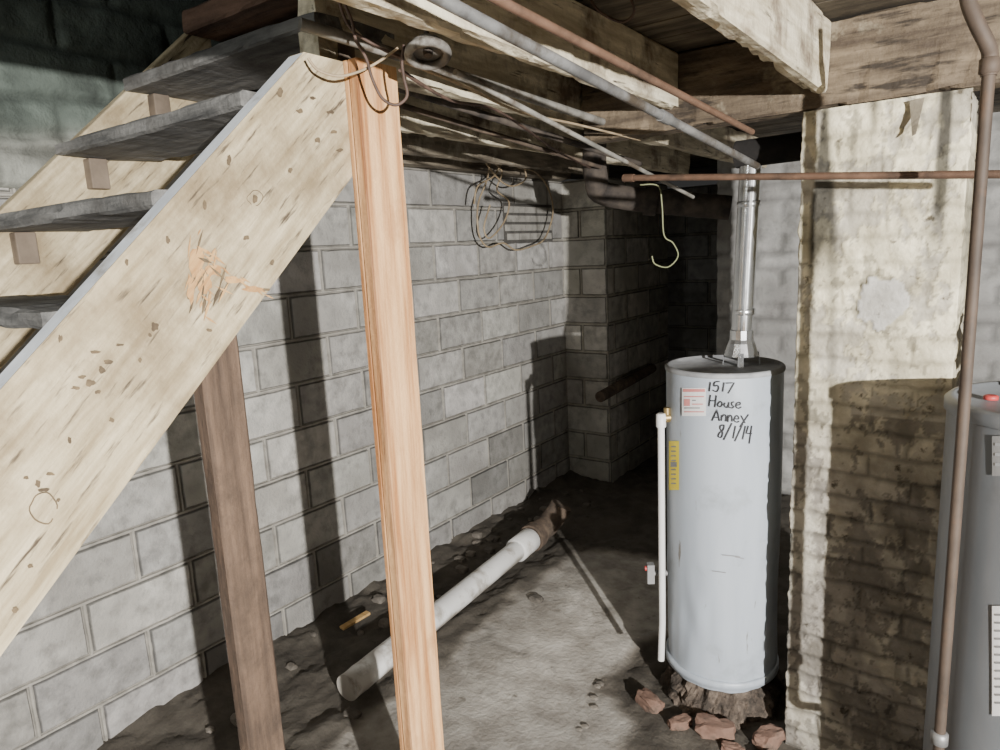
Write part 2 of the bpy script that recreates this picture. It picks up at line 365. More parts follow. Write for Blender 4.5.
w=MB(); vs=[];fs=[];cs=[]; nx,nz=88,70
for j in range(nz+1):
    for i in range(nx+1):
        x=-1.44+i*.03; z=j*2.14/nz
        row=int(z/.1); fz=(z/.1)%1; fx=((x+(.15 if row%2 else 0))/.3)%1
        g=min(fz,1-fz,fx*3,(1-fx)*3); d=-.02*math.exp(-(g/.09)**2)
        n=noise.noise(Vector((x*6,z*6,2)))*.018
        vs.append((x,4.34-n-d,z)); t=1-.4*math.exp(-(g/.1)**2); cs.append((t,t,t))
for j in range(nz):
    for i in range(nx): a=j*(nx+1)+i; fs.append((a,a+1,a+nx+2,a+nx+1))
w.add(vs,fs,0,True,cs); w.box(-1.44,1.2,4.38,4.5,0,2.14,0,(.7,.7,.7))
build('wall_back',w,M_wback,kind='structure',label='whitewashed rough masonry wall behind the water heater')
w=MB(); blockwall(w,(-3.0,5.5,0),(1,0,0),(0,-1,0),2.4,11,ZB,lambda c,u,z:(c[0]*.9,c[1]*.9,c[2]*.9))
build('wall_passage',w,M_block,kind='structure',label='dim block end wall of the unlit passage')

w=MB()
y=-1.3
while y<6.3:
    e=y+.137
    w.box(-1.06 if y<1.3 else WX-.6,2.7,y,e,2.14+.004*random.random(),2.165)
    y+=.14
w.box(WX-.6,2.7,1.3,6.3,2.17,2.2); w.box(-1.06,2.7,-1.3,1.3,2.17,2.2)
build('ceiling',w,M_deck,kind='structure',label='rough floorboards seen from below')

# ---------- timber overhead ----------
def one(name, label, cat, mats, fn, bevel=.004, group=None):
    m=MB(); fn(m); return build(name,m,mats,bevel=bevel,label=label,cat=cat,group=group)
G='floor joists overhead'
sd_=[0]
def joist(xc,y0,y1,lab,m=None,zb=1.98,w_=.046):
    sd_[0]+=1
    one('ceiling_joist',lab,'joist',m or M_joist,lambda q:q.rbox(xc-w_/2,xc+w_/2,y0,y1,zb,2.138,'y',.025,.011,sd_[0]),0,G)
joist(-.42,-.9,2.075,'pale whitewashed joist running into the header above the pillar',zb=1.96)
joist(-.83,-.9,2.075,'whitewashed joist beside the steel conduit and copper line')
joist(-1.17,1.01,4.3,'stained whitewashed joist resting on top of the fresh pine post',zb=1.985,w_=.06)
joist(-1.62,1.3,4.3,'grimy cream joist midway between the pine post and the block wall',M_joist,zb=1.99)
joist(-2.02,1.3,4.0,'dark joist nearest the block wall',M_dark,zb=2.0)
one('header_beam','dark brown rough header beam resting on the whitewashed pillar','beam',M_header,lambda q:q.rbox(-1.13,1.2,2.078,2.17,1.925,2.138,'x',.025,.014,9),0)
one('sill_plate','dark timber sill lying on top of the block wall','timber',M_dark,lambda q:q.rbox(WX-.1,WX+.09,1.3,4.04,ZB+11*RH+.002,2.138,'y',.04,.008,11),0)

# ---------- pillar ----------
PX0,PX1,PY,PT=-.465,-.077,2.08,1.922
w=MB(); path=[]
D=.42
n1_=24
for i in range(n1_): path.append((PX0,PY+D-D*i/n1_,-1,0))
nf=90
for i in range(nf+1): 
    t=i/nf; nxn=-.7 if i==0 else (.7 if i==nf else 0); path.append((PX0+(PX1-PX0)*t,PY,nxn,-1 if nxn==0 else -.7))
for i in range(1,n1_+1): path.append((PX1,PY+D*i/n1_,1,0))
patch=at(882,303,y=PY); LV=380; vs=[];cs=[];fs=[]
for j in range(LV+1):
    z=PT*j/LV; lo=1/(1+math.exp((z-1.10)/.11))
    for k,(x,y,a,b) in enumerate(path):
        s=(x-PX0)+(y-PY)*(1 if a>=0 else -1)
        zz=z+.008*noise.noise(Vector((s*5,z*4,1)))+.006*noise.noise(Vector((s*22,z*18,1)))
        ss=s+.014*noise.noise(Vector((s*9,z*9,31)))
        row=math.floor(zz/.066); fz=(zz/.066)%1; fx=((ss+(.1 if row%2 else 0)+.05*noise.noise(Vector((row*7.3,0,0))))/.2)%1
        wear=.5+.9*noise.noise(Vector((s*5,z*5,40)))
        g=min(fz*.066,(1-fz)*.066,fx*.2+.003,(1-fx)*.2+.003); gr=math.exp(-(g/.007)**2)*max(.15,min(1,.45+wear))
        brick=noise.noise(Vector((row*3.3,math.floor((ss+(.1 if row%2 else 0))/.2)*5.1,7)))
        up_=1-lo
        d=-gr*(.0045+.003*lo)+brick*.003+noise.noise(Vector((x*7,y*7,z*5)))*.0025+noise.noise(Vector((x*32,y*32,z*32)))*.0018+noise.noise(Vector((x*75,y*75,z*75)))*.0016
        pl=noise.noise(Vector((x*10,z*5,60)))+.5*noise.noise(Vector((x*32,z*20,61)))+.25*noise.noise(Vector((x*80,z*60,62)))
        peel=max(0,min(1,(pl-.11)*14))
        d-=peel*.003
        edge=abs(a)>.5 and abs(b)>.5
        if edge: d=d*.6+noise.noise(Vector((3+x,z*11,0)))*.008+noise.noise(Vector((3+x,z*34,0)))*.005-.005
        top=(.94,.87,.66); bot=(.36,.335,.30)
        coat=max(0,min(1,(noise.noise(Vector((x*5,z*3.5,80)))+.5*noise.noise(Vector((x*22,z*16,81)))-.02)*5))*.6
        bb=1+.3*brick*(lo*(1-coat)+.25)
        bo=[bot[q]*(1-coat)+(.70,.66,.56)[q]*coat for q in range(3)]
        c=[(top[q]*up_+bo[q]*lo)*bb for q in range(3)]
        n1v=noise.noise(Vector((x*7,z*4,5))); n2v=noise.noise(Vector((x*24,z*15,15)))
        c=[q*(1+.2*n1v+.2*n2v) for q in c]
        gy=(.52,.49,.43) if lo<.5 else (.23,.212,.19)
        c=[c[q]*(1-peel*.75)+gy[q]*peel*.75 for q in range(3)]
        if .0<pl-.08<.04: c=[q*.6 for q in c]
        if pl<-.5: c=[q*.6 for q in c]
        dk=1-gr*(.28+.18*lo); c=[q*dk for q in c]
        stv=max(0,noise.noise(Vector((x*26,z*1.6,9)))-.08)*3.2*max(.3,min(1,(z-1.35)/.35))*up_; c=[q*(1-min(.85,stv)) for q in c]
        r=math.hypot(x-patch.x,(z-patch.z)*.9)+.018*noise.noise(Vector((x*20,z*20,1)))+.010*noise.noise(Vector((x*60,z*60,1)))
        if b<-.5:
            if r<.062: t=.62+.12*n2v; c=[t,t*.98,t*.935]; d=.004+.002*n2v
            elif r<.071: c=[q*.68 for q in c]
        vs.append((x+a*d,y+b*d,z)); cs.append(tuple(c))
n=len(path)
for j in range(LV):
    for k in range(n-1): a=j*n+k; fs.append((a,a+1,a+n+1,a+n))
    fs.append((j*n+n-1,j*n,(j+1)*n,(j+1)*n+n-1))
fs.append(tuple(LV*n+k for k in range(n)))
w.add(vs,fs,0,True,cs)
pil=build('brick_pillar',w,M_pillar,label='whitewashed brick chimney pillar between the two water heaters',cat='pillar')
m=MB(); vs=[];fs=[]
for i in range(7):
    t=i/6; p=at(917-3*t,100+36*t,y=PY-.012-.035*t*t); wd_=.016*(1-t*.75)
    vs += [p+Vector((-wd_,0,0)),p+Vector((wd_,0,.004))]
for i in range(6): fs.append((2*i,2*i+1,2*i+3,2*i+2))
m.add(vs,fs,0,False,(.25,.22,.17)); build('paint_flap',m,M_pillar,pil,label='torn curling flap of dark paint')

# ---------- staircase ----------
st=thing('staircase','steep open timber stair with a wide whitewashed stringer at left','stairs',(-1.5,-.8,0))
SX=-1.10
def ztop(y): return 1.443+.93*(y-.355)
def zbot(y): return 1.075+.935*(y-.299)
yl=.299-(1.075-.03)/.935
yf=.355-(1.443-.03)/.93
m=MB(); m.prism_x([(yl,.03),(1.12,zbot(1.12)),(1.12,1.983),(.935,1.983),(yf,.03)][::-1],SX-.04,SX)
m.ribbon([(SX-.02,y_,ztop(y_)+.0015) for y_ in (yf+.01,.2,.5,.932)],.0405,(0,-.68,.73),3)
nrm=(1,0,0)
def sp(px,py,o=.0015): return at(px,py,x=SX+o)
LAY=[.0015]
def ring(px,py,a,b,wd,ph=0,m_=1,full=6.5):
    LAY[0]+=.00005; pts=[]; sd=random.random()*30
    for k in range(26):
        t=full*k/25+ph; q=1+.25*noise.noise(Vector((math.cos(t)*1.3,math.sin(t)*1.3,sd)))
        pts.append(sp(px+a*q*math.cos(t),py+b*q*math.sin(t),LAY[0]))
    m.ribbon(pts,wd,nrm,m_)
def blot(px,py,a,b,mm=1):
    LAY[0]+=.00005; sd=random.random()*30; pts=[]
    for k in range(16):
        t=k/16*2*math.pi; q=1+.6*noise.noise(Vector((math.cos(t)*1.5,math.sin(t)*1.5,sd))); pts.append(sp(px+a*q*math.cos(t),py+b*q*math.sin(t),LAY[0]))
    m.add(pts,[tuple(range(16))[::-1]],mm)
for (px,py,a,b,wd) in ((43,508,13,15,.0020),(255,198,7,8,.0014)): ring(px,py,a,b,wd,random.random()*6,full=5.6)
for (px,py,a,b) in ((255,199,3,4),(246,238,3,2.5),(155,327,4,5),(331,112,4,2),(189,295,2,4),(127,262,2,3),(108,362,5,2),(90,383,5,3),(265,290,5,2),(60,338,2,4),(300,111,3,2),(318,140,3,3),(280,92,3,4),(44,490,6,2),(50,474,4,2),(205,205,2,5),(340,150,3,2),(30,566,3,2),(229,160,2,5),(112,420,3,2),(168,240,2,4),(290,170,2,3),(15,610,3,3),(140,360,2,2),(210,330,3,1.5),(70,440,2,3),(82,377,4,2),(98,392,3,2),(120,345,4,1.5),(26,478,3,1.5),(58,500,2,2),(334,132,3,2),(313,98,3,1.5),(150,335,2,2),(272,262,2,3),(76,388,5,1.5),(102,370,3,4),(95,352,6,1.5),(38,484,3,3)): blot(px,py,a,b)
# splintered scar: a torn core and many thin slivers of bare wood
rs=random.Random(4)
for (px,py,a,b) in ((196,262,8,14),(204,282,7,12),(214,270,9,6),(191,290,4,12),(234,280,9,3.5),(252,289,9,3)): blot(px,py,a,b,2)
for i in range(46):
    LAY[0]+=.00005
    cx_,cy_=rs.gauss(202,11),rs.gauss(275,17); L=rs.uniform(8,30); an=rs.choice([-1.4,-1.25,-1.1,.5,.6])+rs.uniform(-.15,.15)
    dx_,dy_=math.cos(an)*L/2,math.sin(an)*L/2; wv=rs.uniform(.8,2.4)
    m.add([sp(cx_-dx_,cy_-dy_,LAY[0]),sp(cx_-dy_*wv/L*1.6,cy_+dx_*wv/L*1.6,LAY[0]),sp(cx_+dx_,cy_+dy_,LAY[0]),sp(cx_+dy_*wv/L*1.6,cy_-dx_*wv/L*1.6,LAY[0])],[(0,1,2,3)],2 if i%4 else 1)
for i in range(14):
    LAY[0]+=.00005; t=i/13; cx_,cy_=216+50*t+rs.uniform(-3,3),268+26*t+rs.uniform(-3,3); an=.5+rs.uniform(-.3,.3); L=rs.uniform(8,18)
    dx_,dy_=math.cos(an)*L/2,math.sin(an)*L/2
    m.add([sp(cx_-dx_,cy_-dy_,LAY[0]),sp(cx_-dy_*.14,cy_+dx_*.14,LAY[0]),sp(cx_+dx_,cy_+dy_,LAY[0]),sp(cx_+dy_*.14,cy_-dx_*.14,LAY[0])],[(0,1,2,3)],2)
build('stringer',m,[M_string,M_stainink,M_scrape,M_edge],st,label='wide whitewashed near stringer with dark scuffs and a splintered scar')
m=MB(); m.prism_x([(yl,.03),(1.28,zbot(1.28)),(1.28,ztop(1.28)),(yf,.03)][::-1],-1.94,-1.90); build('stringer',m,M_string,st,.004)
for k in range(-9,3):
    yy=.814+.19*k; z=1.872+.18*k
    if z<.1: continue
    m=MB(); x1=SX-.041 if k<2 else SX+.02
    m.rbox(-1.899,x1,yy,yy+.245,z,z+(.034 if k<2 else .06),'x',.03,.006,k+20)
    build('tread',m,M_brown if k==2 else M_tread,st,0,label='reddish brown rough top tread' if k==2 else None)
    if k<2:
        m=MB(); m.box(-1.899,-1.865,yy+.06,yy+.105,z-.075,z-.001); build('cleat',m,M_cleat,st,.003)
        m=MB(); m.box(SX-.075,SX-.041,yy+.06,yy+.105,z-.075,z-.001); build('cleat',m,M_cleat,st,.003)

# pine post with a lengthwise seam cut into its narrow face and a bruised dark arris
def pine(q):
    x0,x1,y0,y1=SX+.001,SX+.039,1.032,1.148; g_=.003; xs=SX+.013
    sec=[(x0,y0),(xs-g_,y0),(xs,y0+.007),(xs+g_,y0),(x1-.003,y0),(x1-.0005,y0+.002),(x1,y0+.005),(x1,y1-.003),(x1-.003,y1),(x0,y1)]
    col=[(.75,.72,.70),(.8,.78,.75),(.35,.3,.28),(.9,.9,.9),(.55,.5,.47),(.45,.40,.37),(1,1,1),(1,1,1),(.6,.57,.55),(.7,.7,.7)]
    n=len(sec); N_=66; vs=[];cl=[]
    for i in range(N_+1):
        z=-.02+2.004*i/N_
        for k,(a,b) in enumerate(sec):
            wv=.0012*noise.noise(Vector((k*3.1,z*9,2)))
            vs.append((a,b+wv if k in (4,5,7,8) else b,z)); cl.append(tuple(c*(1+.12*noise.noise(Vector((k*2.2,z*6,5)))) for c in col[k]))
    fs=[tuple(reversed(range(n))),tuple(N_*n+k for k in range(n))]+[(j*n+i,j*n+(i+1)%n,(j+1)*n+(i+1)%n,(j+1)*n+i) for j in range(N_) for i in range(n)]
    q.add(vs,fs,0,False,cl)
one('support_post','fresh orange pine post propping the joist at the stair top','post',M_fresh,pine,0)
one('support_post','old dark brown post standing beneath the stair stringer','post',M_bpost,lambda q:q.rbox(SX-.085,SX-.043,.675,.757,-.02,1.47,'z',.03,.0012,33),0)

# ---------- water heater ----------
HX,HY,HR=-.725,2.263,.186
hb,ht=.10,1.19
h=thing('water_heater','light blue-grey water heater with handwritten black date and white relief pipe','water heater',(HX,HY,hb))
m=MB()
def dent(a,z):
    q=noise.noise(Vector((math.cos(a)*2.2,math.sin(a)*2.2,z*3)))*.0016
    if z<.62:
        f=min(1,(.62-z)/.2); q+=f*(noise.noise(Vector((math.cos(a)*4,math.sin(a)*4,z*8)))*.006-.0015)
    return q
prof=[(HR-.012,hb+.0)]+[(HR,hb+.03+ (ht-hb-.045)*k/50) for k in range(51)]
m.lathe((HX,HY),prof,120,0,True,dent); build('tank',m,M_tank,h)
m=MB(); m.lathe((HX,HY),[(HR+.001,hb+.02),(HR+.007,hb+.022),(HR+.007,hb+.045),(HR+.001,hb+.047)],64); build('base_ring',m,M_tank,h)
m=MB(); m.lathe((HX,HY),[(HR+.003,ht-.016),(HR+.004,ht-.015),(HR+.004,ht-.005),(HR-.001,ht),(HR-.010,ht),(HR-.013,ht-.006),(.02,ht-.002)],96); build('lid',m,M_lid,h)
VX,VY=HX+.049,HY+.028
m=MB()
m.lathe((VX,VY),[(.054,ht+.024),(.056,ht+.027),(.053,ht+.036),(.043,ht+.068),(.0375,ht+.080),(.0375,ht+.11)],14,0,False)
for k in range(4):
    a=k*math.pi/2+.25; m.beam((VX+.058*math.cos(a),VY+.058*math.sin(a),ht-.004),(VX+.052*math.cos(a),VY+.052*math.sin(a),ht+.040),.018,.003,(math.cos(a),math.sin(a),0))
build('draft_hood',m,M_galv,h,label='galvanised draft hood on four short legs')
top=at(661,418,d=2.30); bot=at(660,662,d=2.30); bot.x,bot.y=top.x,top.y; bot.z=.135
ctr=Vector((HX,HY,top.z)); dv=(top-ctr).normalized(); surf=ctr+dv*(HR-.004)
m=MB(); m.tube([surf,surf+dv*.02],.016,12); m.tube([surf+dv*.012+Vector((0,0,-.012)),surf+dv*.012+Vector((0,0,.034))],.011,12); build('relief_valve',m,M_brass,h,label='brass relief valve')
m=MB(); m.tube([top+dv*-.022,top+dv*-.004],.014,14); m.tube([top+Vector((0,0,.016)),top+Vector((0,0,.012)),top+Vector((0,0,-.03))],[.011,.0165,.0165],14)
m.tube([top+Vector((0,0,-.02)),top+Vector((0,0,-.55)),top+Vector((.0,.0,-.74)),bot+Vector((-.004,-.004,0))],.0115,14)
build('discharge_pipe',m,M_white,h,label='thin white plastic discharge pipe')
gp=at(650,573,d=2.33); ctr=Vector((HX,HY,gp.z)); dv=(gp-ctr).normalized()
m=MB(); m.tube([ctr+dv*(HR-.005),gp],.010,10); m.beam(gp-dv*.014,gp+dv*.010,.028,.07); gv=build('gas_valve',m,M_print,h,label='small grey control valve')
m=MB(); m.tube([gp+dv*.010+Vector((0,0,.018)),gp+dv*.018+Vector((0,0,.018))],.009,12); build('knob',m,M_red,gv,label='red knob')
def cylpatch(mb,px0,py0,px1,py1,cx,cy,rad,m_=0,n=6):
    vs=[];fs=[]
    for j in range(2):
        for i in range(n+1): vs.append(on_cyl(px0+(px1-px0)*i/n,(py1,py0)[j],cx,cy,rad))
    for i in range(n): fs.append((i,i+1,n+2+i,n+1+i))
    mb.add(vs,fs,m_)
rr=HR+.0042
m=MB(); cylpatch(m,682,388,706,416,HX,HY,rr); cylpatch(m,683,389,705,392,HX,HY,rr+.001,1)
for k in range(5): cylpatch(m,(684,692,692,684,684)[k],396+k*3.8,(704,696,703,700,704)[k],397.2+k*3.8,HX,HY,rr+.001,1 if k%2==0 else 2)
cylpatch(m,684,399,690,406,HX,HY,rr+.0015,1)
build('warning_sticker',m,[M_paper,M_pink,M_print],h,label='white sticker with faded red print')
m=MB(); cylpatch(m,669,441,679,490,HX,HY,rr)
for k in range(9): cylpatch(m,671,446+k*4.6,676,447.3+k*4.6,HX,HY,rr+.001,1)
cylpatch(m,670.5,462,676.8,467,HX,HY,rr+.0012,1)
build('energy_sticker',m,[M_yellow,M_print],h,label='yellow sticker')
strokes=[
 [(711,382),(709.5,392)],
 [(721.5,381.5),(716,382.3),(714.8,386.6),(718.6,385.8),(720.2,388.3),(717.5,391.8),(713.4,390.8)],
 [(726,382),(724.2,392)],
 [(728,383.2),(737,382.4),(730.5,393.4)],
 [(710.5,396),(709,408.2)],[(717.5,395.8),(715.6,408.8)],[(709.8,402.4),(717,401.8)],
 [(721.6,402.3),(719,405),(720.2,408),(723.3,407),(723.8,403.6),(721.6,402.3)],
 [(727,403),(726,407),(728.3,408.5),(730.5,406.5),(731.3,403)],[(730.9,404),(731,408.7)],
 [(737.3,402.5),(734.1,403.5),(734.8,405.6),(736.9,407),(735,409.2),(732.6,408.3)],
 [(739,406),(744,405.2),(743,402.5),(739.9,404),(739.3,407.5),(742,409.2),(745.2,407.6)],
 [(712.5,423),(718.6,411.2),(720.6,423)],[(713.8,419.4),(720,418.8)],
 [(723.6,416.5),(723,423.2)],[(723.3,419),(726,416.2),(728,418),(727.6,423.5)],
 [(730.8,416.8),(730.2,423.5)],[(730.5,419.5),(733,416.6),(735,418.5),(734.6,423.7)],
 [(737.3,420.5),(742,419.8),(741,417),(738,418.5),(737.5,422),(740,423.8),(742.8,422.3)],
 [(744.5,416.6),(749.6,424.4)],[(753,415.2),(743.5,429)],
 [(726,426.8),(721.6,428),(722,431.5),(724.6,435),(723,439.8),(719.6,439.5),(720.3,435.5),(725,431.6),(726,426.8)],
 [(734.2,425),(725.8,443)],[(738.4,427.4),(735.8,441)],[(746.6,425),(738,444)],[(749.6,427.2),(746.8,441.6)],[(753,427),(750.6,435.6),(757,435)],[(757,427),(754,446)],
]
m=MB()
for si,s_ in enumerate(strokes):
    s_=[(709+(a-709)*.90+.8*noise.noise(Vector((a*.3,b*.3,si))),381+(b-381)*.95+.9*noise.noise(Vector((a*.25,b*.25,9)))+(a-709)*.02) for a,b in s_]
    pts=smoothp([(a,b,0) for a,b in s_],4) if len(s_)>3 else [Vector((s_[i][0]*(1-t)+s_[i+1][0]*t, s_[i][1]*(1-t)+s_[i+1][1]*t,0)) for i in range(len(s_)-1) for t in (0,.33,.67)]+[Vector((*s_[-1],0))]
    m.ribbon([on_cyl(p.x,p.y,HX,HY,rr+.0005+si*.00003) for p in pts],.0037,lambda p:Vector((p.x-HX,p.y-HY,0)).normalized())
build('handwriting',m,M_black,h,label='black marker writing')
for (px,py,l) in ((722,555,18),(712,571,14),(735,557,9)):
    m=MB(); m.ribbon([on_cyl(px+l*t/3,py+t*.6,HX,HY,rr) for t in range(4)],.003,lambda p:Vector((p.x-HX,p.y-HY,0)).normalized())
    build('scuff_mark',m,M_print,h)

fl=thing('flue_pipe','shiny galvanised flue rising from the light blue-grey heater','flue',(VX,VY,ht+.11))
FT=1.815; fa=Vector((VX,VY,ht+.111)); fb=Vector((VX+.018,VY+.006,FT)); N_=34
m=MB(); m.tube([fa+(fb-fa)*(i/N_) for i in range(N_+1)],[.0335+.0009*noise.noise(Vector((i*.9,2,7))) for i in range(N_+1)],28); build('pipe',m,M_galv,fl)
sd2=Vector((.45,-.89,0)); m=MB(); m.beam(fa+sd2*.0335,fb+sd2*.0335,.008,.005,sd2); build('seam',m,M_galvd,fl,label='folded vertical seam')
for z in (1.36,1.70):
    m=MB(); f_=(z-ht)/.625; m.lathe((VX+.018*f_,VY+.006*f_),[(.034,z-.010),(.0358,z-.008),(.0358,z+.008),(.034,z+.010)],28); build('collar',m,M_galv,fl)
m=MB(); m.tube([fb+Vector((-.045,.005,.040)),Vector((PX0-.012,VY+.010,FT+.044))],.042,26); build('duct',m,M_ductshade,fl,label='duct coloured near black for shade, leading into the pillar')

# crumbled footing under the tank and broken bricks in front of it
m=MB()
def lump(a,z): return (noise.noise(Vector((math.cos(a)*2.5,math.sin(a)*2.5,z*10)))*.03+noise.noise(Vector((math.cos(a)*7,math.sin(a)*7,z*30)))*.03+noise.noise(Vector((math.cos(a)*16,math.sin(a)*16,z*60)))*.012)*(1 if z<.09 else .5)
m.lathe((HX,HY),[(.215,-.02),(.205,.02),(.195,.035),(.192,.055),(.182,.068),(.178,.086),(.165,.0985)],120,0,False,lump)
build('heater_footing',m,M_foot,label='dark crumbled masonry footing under the light blue-grey water heater',cat='footing')
for i,(x,y,k,rz) in enumerate([(-.66,2.005,.95,.3),(-.505,2.06,.8,1.1),(-.90,2.03,.75,-.4),(-.77,1.985,.6,.9),(-.585,1.955,.55,.2),(-.49,1.97,.5,.7)]):
    m=MB(); L0=len(m.v); m.rock((0,0,0),(.085*k,.050*k,.045*k),i+3,0,None,3)
    for v in m.v:
        X,Y=v.x,v.y; v.x=x+X*math.cos(rz)-Y*math.sin(rz); v.y=y+X*math.sin(rz)+Y*math.cos(rz); v.z+=.026*k
    build('broken_brick',m,M_brick,label='broken reddish brick lying in front of the crumbled heater footing',cat='brick',group='bricks by the heater footing')

# ---------- second heater ----------
KX,KY,KR=.150,1.845,.23; kt=1.228
g=thing('water_heater','dark grey water heater at the right edge behind the upright brown pipe','water heater',(KX,KY,.0))
m=MB(); m.lathe((KX,KY),[(KR-.01,.012)]+[(KR,.03+(kt-.05)*k/20) for k in range(21)],96); build('tank',m,M_tank2,g)
m=MB(); m.lathe((KX,KY),[(KR+.004,kt-.03),(KR+.006,kt-.028),(KR+.006,kt-.008),(KR-.002,kt),(KR-.014,kt),(KR-.016,kt-.006),(.02,kt-.003)],96); build('lid',m,M_tank2,g)
m=MB(); m.lathe((KX,KY),[(KR+.001,.02),(KR+.007,.022),(KR+.007,.05),(KR+.001,.052)],64); build('base_ring',m,M_tank2,g)
m=MB(); cylpatch(m,992,606,1014,716,KX,KY,KR+.003)
for k in range(12): cylpatch(m,995,614+k*8,1010,616+k*8,KX,KY,KR+.004,1)
build('instruction_sticker',m,[M_paper,M_print],g,label='tall white sticker')
m=MB(); cylpatch(m,992,436,1012,476,KX,KY,KR+.003)
for k in range(3): cylpatch(m,995,443+k*10,1008,446+k*10,KX,KY,KR+.004,1)
build('rating_sticker',m,[M_print,M_lid],g,label='grey sticker under the rim')
np_=at(991,398,z=kt)
m=MB(); m.lathe((np_.x,np_.y),[(.010,kt-.004),(.014,kt-.003),(.014,kt+.005),(.009,kt+.007)],18); build('pipe_nipple',m,M_red,g,label='small red cap on lid')
m=MB(); m.lathe((KX+.06,KY+.02),[(.075,kt+.04),(.06,kt+.07),(.05,kt+.1),(.05,kt+.16)],30)
for k in range(3):
    a=k*2.1; m.beam((KX+.06+.07*math.cos(a),KY+.02+.07*math.sin(a),kt-.004),(KX+.06+.065*math.cos(a),KY+.02+.065*math.sin(a),kt+.05),.014,.004,(math.cos(a),math.sin(a),0))
build('draft_hood',m,M_galvd,g)

# ---------- pipes ----------
vp=Vector((-.0418,1.64,0))
t=thing('gas_pipe','upright dark rusty brown pipe in front of the dark grey heater','pipe',(vp.x,vp.y,.34))
m=MB(); m.tube([(vp.x,vp.y,.38),(vp.x,vp.y,1.905)],.0110,18); build('pipe',m,M_dullpipe,t)
hd_=Vector((KX-vp.x,KY-vp.y,0)); gap=hd_.length-KR; hd_.normalize()
m=MB(); pts=[Vector((vp.x,vp.y,.40))]
for k in range(7):
    a=k/6*math.pi/2; pts.append(Vector((vp.x,vp.y,.38))+hd_*(.02*(1-math.cos(a)))+Vector((0,0,-.02*math.sin(a))))
pts.append(Vector((vp.x,vp.y,.36))+hd_*(gap-.002)); m.tube(pts,.0115,16); build('elbow',m,M_iron,t)
m=MB(); m.lathe((vp.x,vp.y),[(.0115,.478),(.017,.481),(.017,.505),(.0115,.508)],20); build('collar',m,M_galvd,t)
m=MB(); e1=at(987,44,d=1.63); e2=at(977,24,d=1.62); e3=at(969,4,d=1.62); e4=at(966,-14,d=1.62)
pts=smoothp([Vector((vp.x,vp.y,1.87)),Vector((vp.x,vp.y,1.905)),e1,e2,e3,e4],6)
pts=[p for p in pts if p.z<2.138]; m.tube(pts,.0135,16); build('top_bend',m,M_dullpipe,t)
m=MB(); m.lathe((vp.x,vp.y),[(.0115,1.872),(.0165,1.875),(.0165,1.90),(.0115,1.903)],20); build('collar',m,M_dullpipe,t)
a=at(625,178,d=2.1); b=at(1075,173.5,d=1.76)
t=thing('copper_line','level copper pipe crossing in front of the pillar top','pipe',a)
m=MB(); m.tube([a,b],.0085,14); build('pipe',m,M_copper,t)
m=MB(); d_=(b-a).normalized(); m.tube([a-d_*.004,a+d_*.03],.011,14); build('end_cap',m,M_copper,t)
a=at(395,-25,z=1.945); b=at(757,166,d=2.17)
one('conduit','grimy steel conduit slanting beneath the joists toward the flue','pipe',M_galvd,lambda q:(q.tube([a-(b-a)*.3,b],.0098,16),q.tube([a+(b-a)*.55,a+(b-a)*.58],.0125,16)),0)
a=at(445,-28,z=1.968); b=at(752,132,d=2.05)
one('copper_line','brown copper pipe just above the slanting steel conduit','pipe',M_copper,lambda q:q.tube([a-(b-a)*.3,b],.008,14),0)
a=at(330,33,x=-1.06); b=at(603,122,x=-1.06)
one('conduit','old paint-spattered pipe fixed along the joist by the pine post','pipe',M_steel,lambda q:q.tube([at(300,24,x=-1.08),a,b],.0115,14),0)
a=at(455,72,d=1.45); b=at(693,197,d=2.45)
one('conduit','thin dull grey rod ending below the level copper pipe','pipe',M_steel,lambda q:q.tube([a,b],.006,12),0)
a=at(412,92,x=-1.3); b=at(640,164,x=-1.3)
one('iron_line','thin black iron pipe running behind the pine post top','pipe',M_iron,lambda q:q.tube([a-(b-a)*.05,b],.011,12),0)
a=at(410,108,x=-1.5); b=at(600,167,x=-1.5)
one('iron_line','rusty pipe running under the grimy cream joist toward the passage','pipe',M_rust,lambda q:q.tube([a-(b-a)*.05,b],.009,12),0)
a=at(596,178,d=3.35); b=at(600,197,d=3.4); c=at(730,208,d=3.4)
one('cast_iron_pipe','black iron drain hung in the dark above the passage','pipe',M_iron,lambda q:(q.tube(smoothp([Vector((a.x,a.y,2.132)),a,b+Vector((.06,.02,-.0)),c],6),.055,18),q.tube([b+(c-b)*.35,b+(c-b)*.45],.066,18)),0)
one('cast_iron_pipe','rusty pipe slanting up along the far block pier','pipe',M_rust,lambda q:q.tube([at(600,397,x=PRX+.05),at(652,368,x=PRX+.05)],.035,14),0)
pa=at(347,688,z=.075); pb=at(528,541,z=.085)
t=thing('drain_pipe','white plastic drain pipe lying along the block wall','pipe',(pa+pb)/2-Vector((0,0,.08)))
dd=(pb-pa).normalized(); PL=(pb-pa).length
m=MB(); N_=40
m.tube([pa+dd*(PL*i/N_) for i in range(N_+1)],[.050+(.004*noise.noise(Vector((i*1.7,3,0))) if i<5 else 0) for i in range(N_+1)],32,cap=True)
for i_,p in enumerate(m.v):
    s_=(p-pa).dot(dd); up_=(p-(pa+dd*s_)).z/.05
    mud=max(0,min(1,.95-s_/.20+1.6*noise.noise(p*14)))*.7 if s_<.4 else 0
    mud=max(mud,max(0,min(.75,(-up_-.1)*1.2+.9*noise.noise(p*11))))
    m.c[i_]=(1-mud*.72,1-mud*.77,1-mud*.83)
build('pipe',m,M_pvc,t,label='white pipe with a muddy near end')
m=MB(); m.tube([pb-dd*.13,pb-dd*.125,pb+dd*.02,pb+dd*.03],[.051,.062,.062,.055],32); build('coupling',m,M_pvc,t,label='white coupling')
q0=pb+dd*.032
